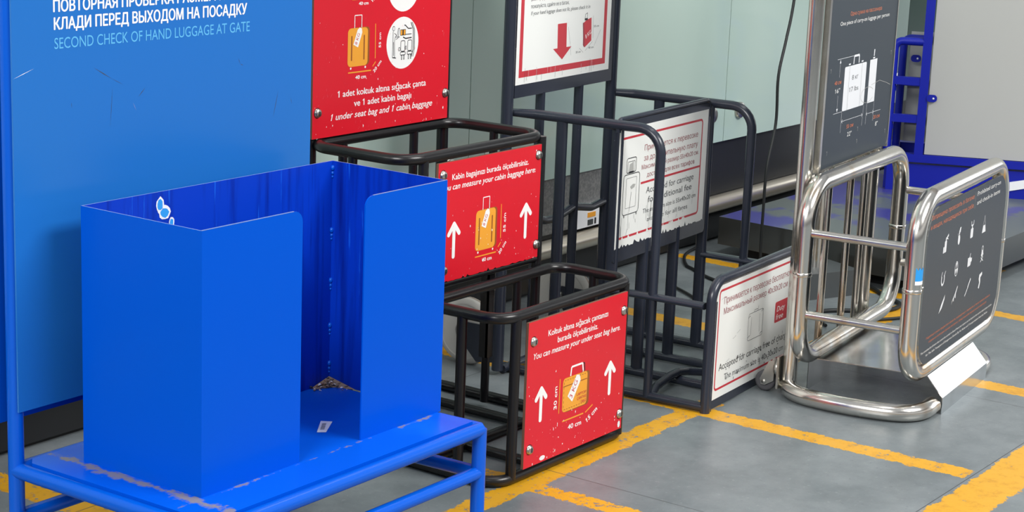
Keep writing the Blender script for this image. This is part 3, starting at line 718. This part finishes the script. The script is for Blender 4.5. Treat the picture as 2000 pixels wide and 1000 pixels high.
for u, z0 in ((.0, .02), (.570, .02)): MB().tube([(u, 0, z0), (u, 0, 1.70)], .0205, 'chrome', n=20).build('post', S)
MB().tube([(0, 0, 1.70), (.570, 0, 1.70)], .0205, 'chrome', n=20).build('top_rail', S)
MB().tube(smooth([(.0, .005, .024), (-.045, -.028, .024), (-.073, -.085, .024), (-.083, -.20, .024), (-.070, -.305, .024), (-.040, -.358, .024), (.005, -.380, .024), (.066, -.384, .024)]), .0235, 'chrome', n=24).build('base_tube', S)
MB().tube(smooth([(.570, .005, .024), (.615, -.028, .024), (.643, -.085, .024), (.653, -.20, .024), (.640, -.305, .024), (.610, -.358, .024), (.565, -.380, .024), (.50, -.384, .024)]), .0235, 'chrome', n=24).build('base_tube', S)
MB().tube([(0, 0, .095), (.570, 0, .095)], .011, 'chrome').build('cross_rail', S); MB().tube([(0, 0, .612), (.570, 0, .612)], .009, 'chrome').build('cross_rail', S)
for u in (.205, .385, .505): MB().tube([(u, 0, .095), (u, 0, .612)], .0105, 'chrome').build('upright', S)
# bent ballast sheet
b = MB(); th = .002
pr_ = [(-.025, .0), (-.025, .094), (-.362, .100), (-.408, .046), (-.408, .0)]
inn = [(-.408 + th, 0), (-.408 + th, .045), (-.361, .100 - th), (-.025 - th, .094 - th), (-.025 - th, 0)]
b.prism(pr_ + inn, .072, .498, 'x', 'steel'); b.build('ballast_cover', S)
b = MB(); b.prism([(.050, .620), (.612, .620), (.612, 1.66), (.050, 1.66)], -.022, -.016, 'y', 'panelgrey', 'steel'); UPc = b.build('sign_panel', S)
b = MB(); b.box(.036, .050, -.026, -.010, .615, 1.66, 'chrome'); b.build('sign_edging', UPc); b = MB(); b.box(.612, .618, -.024, -.012, .615, 1.66, 'chrome'); b.build('sign_edging', UPc)
P = Print(-.022)
P.text('Одна сумка на пассажира', .209, 1.0255, .470, 1.0255, .0105, 'rust', 2, .004); P.text('One piece of carry-on luggage per person', .134, 1.003, .542, 1.003, .0105, 'white', 2, .0)
P.on('printed_suitcase').rect(.405, .765, .466, .888, 'label', 2); P.line((.436, .897), (.437, .916), .007, 'label', 2); P.rect(.428, .890, .445, .894, 'label', 2)
P.on('printed_suitcase').rrect(.197, .764, .376, .886, .006, 'label', 2)
for x in (.236, .338): P.rect(x, .764, x + .001, .886, 'darkink', 3)
P.path([(.266, .889), (.268, .911), (.309, .911), (.309, .889)], .0060, 'label', 2); P.rrect(.226, .889, .242, .893, .001, 'label', 2); P.rrect(.330, .889, .346, .893, .001, 'label', 2)
P.off()
P.text('8 кг', .261, .8455, .311, .8455, .0128, 'darkink', 3); P.text('17 lbs', .248, .813, .319, .813, .0128, 'darkink', 3)
P.text('40 см', .122, .8435, .174, .8435, .0100, 'rust', 3, .02); P.text('16"', .133, .820, .168, .820, .0118, 'white', 3); P.text('55 см', .245, .7115, .300, .7115, .0100, 'rust', 3, .02); P.text('22"', .255, .688, .290, .688, .0118, 'white', 3)
P.text('20 см', .470, .7125, .526, .7125, .0100, 'rust', 3, .02); P.text('8"', .491, .690, .513, .690, .0118, 'white', 3)
for a_, c_ in (((.133, .912), (.267, .912)), ((.157, .910), (.156, .862)), ((.156, .812), (.156, .768)), ((.129, .764), (.197, .764)), ((.199, .736), (.371, .736)), ((.197, .762), (.196, .705)), ((.377, .762), (.372, .705)), ((.404, .764), (.404, .705)), ((.466, .764), (.466, .708)), ((.404, .734), (.530, .734))): P.line(a_, c_, .0010, 'label', 2)
for x, z, sg in ((.157, .910, -1), (.156, .766, 1)): P.poly([(x - .006, z + sg * .010), (x + .006, z + sg * .010), (x, z)], 'label', 3)
for x, z, sg in ((.199, .736, 1), (.371, .736, -1), (.404, .734, 1), (.466, .734, -1)): P.path([(x + sg * .008, z + .005), (x, z), (x + sg * .008, z - .005)], .0013, 'label', 3)
P.eline(.40, .790, .055, .022, .0012, 'greyboard', 4, 30, 330); P.path([(.43, .815), (.50, .822), (.56, .810), (.60, .800)], .0012, 'greyboard', 4)
for x, z in ((.085, .885), (.585, .895), (.10, .66), (.585, .665), (.34, .70), (.34, .665)): P.path([(x - .004, z + .004), (x + .002, z + .005), (x, z - .006)], .0013, 'greyboard', 4)
P.build(UPc)
b = MB(); b.prism(rr(-.072, .150, .672, .573, .082, 8), -.372, -.366, 'y', 'panelgrey', 'steel'); FRc = b.build('sign_panel', S)
for bx, bz in ((-.07, .46), (.672, .366)):
    pass
P = Print(-.372)
P.text('Запрещено провозить в багаже', -.052, .5455, .335, .5455, .0120, 'rust', 2, .004); P.text('и вещах, находящихся при себе', -.052, .5205, .335, .5205, .0120, 'rust', 2, .004)
P.text('Prohibited carry-on', .366, .548, .600, .548, .0120, 'white', 2, .0); P.text('and check-in items', .368, .5225, .600, .5225, .0120, 'white', 2, .0); P.rect(.347, .515, .348, .562, 'greyboard', 2)
P.text('Подробный список предметов и веществ, запрещенных к перевозке, а также правила провоза', -.009, .219, .597, .219, .0058, 'rust', 2, .006)
P.text('отдельных категорий багажа смотрите у представителя перевозчика в аэропорту', .017, .205, .566, .205, .0058, 'rust', 2, .006)
P.text('The complete list of items that cannot be carried on board from your airport can be found at the service desk of your airline', -.047, .185, .625, .185, .0058, 'white', 2, .006)
P.text('for The Safe Transport of Dangerous Goods By Air Rules and Transportation Security Rules', .001, .171, .585, .171, .0058, 'white', 2, .006)
iw = 'label'
P.off()
def I(cx, cz): return lambda x, z: (cx + x * .0013, cz + z * .00105)
P.on('hazard_icon'); q = I(.097, .455); P.rrect(*q(-8, -18), *q(6, 12), .003, iw, 2); P.rect(*q(-16, -18), *q(-9, -2), iw, 2); P.rect(*q(-3, 12), *q(2, 18), iw, 2); P.poly([q(2, 14), q(16, 22), q(14, 28), q(2, 20)], iw, 2); P.line(q(-2, 20), q(14, 14), .003, iw, 2)
P.on('hazard_icon'); q = I(.219, .456); P.ell(*q(0, -6), .010, .014, iw, 2, 20); P.rect(*q(-3, 8), *q(3, 14), iw, 2); P.poly([q(-4, 14), q(6, 12), q(10, 26), q(2, 26)], iw, 2); P.line(q(-6, 2), q(-10, 12), .002, iw, 2)
P.on('hazard_icon'); q = I(.342, .455); P.rrect(*q(-10, -20), *q(9, 6), .004, iw, 2); P.rect(*q(-3, 6), *q(3, 12), iw, 2); P.path([q(-9, 26), q(-7, 14), q(7, 14), q(9, 26)], .004, iw, 2)
P.on('hazard_icon'); q = I(.464, .448); P.poly([q(-14, -18), q(14, -18), q(8, 2), q(-8, 2)], iw, 2); P.path([q(-8, 2), q(-2, 20), q(-2, 28)], .0015, iw, 2); P.path([q(8, 2), q(2, 20), q(2, 28)], .0015, iw, 2)
P.on('hazard_icon'); q = I(.098, .367); P.eline(*q(0, -4), .013, .016, .006, iw, 2, 150, 400)
P.line(q(-12, 4), q(-6, 16), .003, iw, 2); P.line(q(10, 6), q(16, 14), .003, iw, 2)
P.on('hazard_icon'); q = I(.219, .369); P.ell(*q(0, 0), .015, .021, iw, 2, 28); P.ell(*q(0, 0), .0125, .0185, 'panelgrey', 3, 28)
for a in (90, 210, 330):
    P.poly([q(0, 0)] + [(q(0, 0)[0] + .012 * math.cos(R(a + t_)), q(0, 0)[1] + .0175 * math.sin(R(a + t_))) for t_ in (-30, -10, 10, 30)], iw, 4)
P.on('hazard_icon'); q = I(.345, .368); P.rect(*q(-14, -14), *q(6, 10), iw, 2); P.rect(*q(4, -4), *q(16, 6), iw, 2); P.line(q(-2, 8), q(4, 20), .004, iw, 2); P.line(q(6, -12), q(12, -2), .004, iw, 2)
P.on('hazard_icon'); q = I(.470, .365); P.eline(*q(0, 14), .007, .009, .003, iw, 2); P.ell(*q(0, 2), .009, .011, iw, 2, 16); P.eline(*q(0, -6), .012, .010, .003, iw, 2, 20, 160); P.line(q(-10, -20), q(8, -8), .003, iw, 2); P.line(q(10, -20), q(-8, -8), .003, iw, 2)
P.on('hazard_icon'); q = I(.108, .293); P.poly([q(-18, -22), q(-4, -2), q(18, 20), q(16, 8), q(2, -12)], iw, 2)
P.on('hazard_icon'); q = I(.225, .292); P.poly([q(-20, -20), q(-14, -8), q(0, 4), q(16, 24), q(18, 20), q(8, 4), q(8, -8), q(3, -6), q(2, 2), q(-3, -4), q(-4, -14), q(-8, -12), q(-9, -6)], iw, 2)
P.on('hazard_icon'); q = I(.349, .292); P.line(q(-18, -20), q(4, 2), .0045, iw, 2); P.line(q(0, 0), q(18, 20), .006, iw, 2)
P.on('hazard_icon'); q = I(.471, .288); P.poly([q(-10, 6), q(-8, 18), q(12, 22), q(14, 14), q(2, 8), q(4, -6), q(-2, -22), q(-10, -18), q(-4, -4)], iw, 2)
P.off(); chips(P, -.05, .65, .16, .25, 20, 44, 'greyboard')
P.build(FRc)
b = MB(); n_ = 10
vs = []; fs = []
for i in range(n_ + 1):
    a = R(-150 + 85 * i / n_)
    for z in (.386, .432): vs.append((-.097 + .0243 * math.cos(a), -.350 + .0243 * math.sin(a), z - .004 * (i % 3 if z > .4 else 0)))
for i in range(n_): fs.append((2 * i, 2 * i + 2, 2 * i + 3, 2 * i + 1))
b.add(vs, fs, 'skyblue', True); b.add([(v[0], v[1], v[2] if v[2] < .4 else .396) for v in [Vector(v) + (Vector((v[0] + .097, v[1] + .35, 0)) * .01) for v in vs]], fs, 'label', True)
b.build('torn_sticker', S, flat=True, label='torn blue and white sticker on front hoop')
# caster on the back of the left post
b = MB(); b.box(-.030, .030, .022, .028, .018, .108, 'bolt'); b.lathe([(0, .028), (.022, .028), (.024, .034), (.020, .042), (0, .042)], (0, 0, .070), (0, 1, 0), 'bolt', 24)
for s_ in (-1, 1): b.prism([(.040, .092), (.040, .035), (.064, .020), (.076, .020), (.080, .036), (.056, .090)], s_ * .016 - .0012, s_ * .016 + .0012, 'x', 'bolt')
ca = b.build('caster', S, label='zinc caster with grey rubber wheel')
MB().lathe([(.010, -.011), (.021, -.011), (.025, -.012), (.0290, -.007), (.0290, .007), (.025, .012), (.021, .011), (.010, .011)], (0, .068, .0295), (1, 0, 0), 'rubber', 36).build('wheel', ca)
b = MB(); b.lathe([(.0, -.0195), (.006, -.0195), (.007, -.017), (.007, .017), (.006, .0195), (0, .0195)], (0, .068, .0295), (1, 0, 0), 'bolt', 12); b.build('axle_bolt', ca)

# ================================================================== BACKGROUND
S = thing('steel_platform', 'low wide steel platform with worn blue top behind the polished steel stand', 'platform', (5.861, 2.35, 0))
b = MB(); b.prism([(0, 0), (3.4, 0), (3.4, .92), (.07, .92)], .050, .151, 'z', 'plattop', 'dullsteel'); b.build('platform_deck', S)
b = MB(); b.prism([(.10, .10), (3.3, .10), (3.3, .85), (.14, .85)], .0, .050, 'z', 'plinth'); b.build('recessed_base', S)
S = thing('luggage_frame', 'royal blue steel frame with large grey board standing on the steel platform', 'frame', (6.890, 3.068, .151), -67)
def bar(x0, x1, y0, y1, z0, z1, nm='frame_bar'):
    b = MB(); b.box(x0, x1, y0, y1, z0, z1, 'royal'); return b.build(nm, S)
bar(-.01, 1.6, 0, .05, .117, .147, 'base_beam'); bar(0, 1.6, .012, .05, 0, .108, 'base_skirt'); bar(-.01, 1.6, 0.3, .35, .0, .147, 'base_beam'); bar(-.01, .04, .05, .30, .0, .147, 'base_beam')
bar(.100, .134, .004, .034, .147, 1.6, 'post'); bar(1.56, 1.594, .004, .034, .147, 1.6, 'post')
for y0 in (.004, .22):
    o_ = .03 if y0 > .1 else 0
    b = MB(); b.tube([(-.006 + o_, y0 + .014, .147), (-.006 + o_, y0 + .014, .585 - o_ * .3), (.105 + o_, y0 + .014, .585 - o_ * .3)], .0155, 'royal', .03, n=8); b.build('side_hoop', S)
    for z in (.432, .285): bar(.0 + o_, .10 + o_, y0 + .002, y0 + .026, z - .015 - o_, z + .015 - o_, 'shelf_bar')
for z in (.40, .25): bar(-.012, .012, .02, .24, z - .010, z + .010, 'shelf_bar')
for x, z, y0 in ((.134, .371, .0), (.06, .50, .20)):
    b = MB(); b.prism(rr(x - .004, z - .014, x + .036, z + .014, .013), y0 - .001, y0 + .005, 'y', 'royal'); b.lathe([(0, -.002), (.004, -.002), (.004, 0)], (x + .022, y0, z), (0, 1, 0), 'label', 10); b.build('lug', S)
b = MB(); b.box(.139, 1.556, .012, .030, .149, 1.58, 'greyboard'); b.build('board', S)
b = MB(); b.box(.05, 1.4, .255, .270, .16, .60, 'greyboard'); b.build('rear_board', S)
b = MB(); b.prism([(.40, .012), (.54, .046), (.54, .080), (.40, .048)], .006, .0105, 'y', 'label'); b.build('paper_strip', S, label='white paper strip on base')
S = thing('barrier_post', 'steel tube post on small grey floor box behind the polished steel stand', 'post', (5.66, 2.79, 0), -24)
b = MB(); b.box(-.10, .163, -.095, .09, 0, .088, 'greybox'); b.build('base_box', S)
MB().tube([(.053, .003, .088), (.053, .003, 1.25)], .023, 'chrome', n=20).build('post', S)
def cable(pts, rr_, label, name='power_cable'):
    P_ = [Vector(p) for p in pts]; Q = []
    P_ = [P_[0] * 2 - P_[1]] + P_ + [P_[-1] * 2 - P_[-2]]
    for i in range(1, len(P_) - 2):
        a, b_, c_, d_ = P_[i - 1:i + 3]
        for k in range(8):
            t = k / 8; Q.append(.5 * ((2 * b_) + (c_ - a) * t + (2 * a - 5 * b_ + 4 * c_ - d_) * t * t + (3 * b_ - a - 3 * c_ + d_) * t ** 3))
    Q.append(P_[-2]); o = MB().tube(Q, rr_, 'cable', n=10).build(name); return tag(o, label, 'cable')
cable([(6.08, 3.08, 2.0), (6.02, 3.05, 1.3), (5.966, 3.05, .943), (5.926, 3.05, .804), (5.888, 3.05, .682), (5.893, 3.05, .521), (5.849, 3.05, .364), (5.844, 3.05, .201), (5.845, 3.05, .078), (5.84, 3.04, .02), (5.80, 3.00, .006), (5.70, 2.96, .005)], .0052,
      'black power cable hanging down in front of the glass wall to the floor')
cable([(6.02, 3.40, .006), (5.86, 3.36, .006), (5.725, 3.277, .006), (5.68, 3.22, .006), (5.605, 3.114, .006), (5.55, 2.98, .006)], .0055, 'black cable lying on floor near the wall, behind slate stand')
cable([(5.405, 3.13, .006), (5.38, 3.09, .006), (5.35, 3.046, .006), (5.30, 2.98, .006)], .0045, 'short loose black cable end on floor behind slate stand side rail')
cable([(5.95, 2.72, .008), (5.80, 2.55, .006), (5.72, 2.46, .006), (5.60, 2.47, .006), (5.48, 2.60, .006), (5.35, 2.62, .006)], .0075, 'thick black cable crossing yellow line behind the polished steel stand')
cable([(5.78, 2.36, .006), (5.60, 2.37, .006), (5.45, 2.46, .006), (5.36, 2.56, .006), (5.30, 2.52, .006)], .0050, 'thin black cable curling on floor beneath the polished steel hoops')
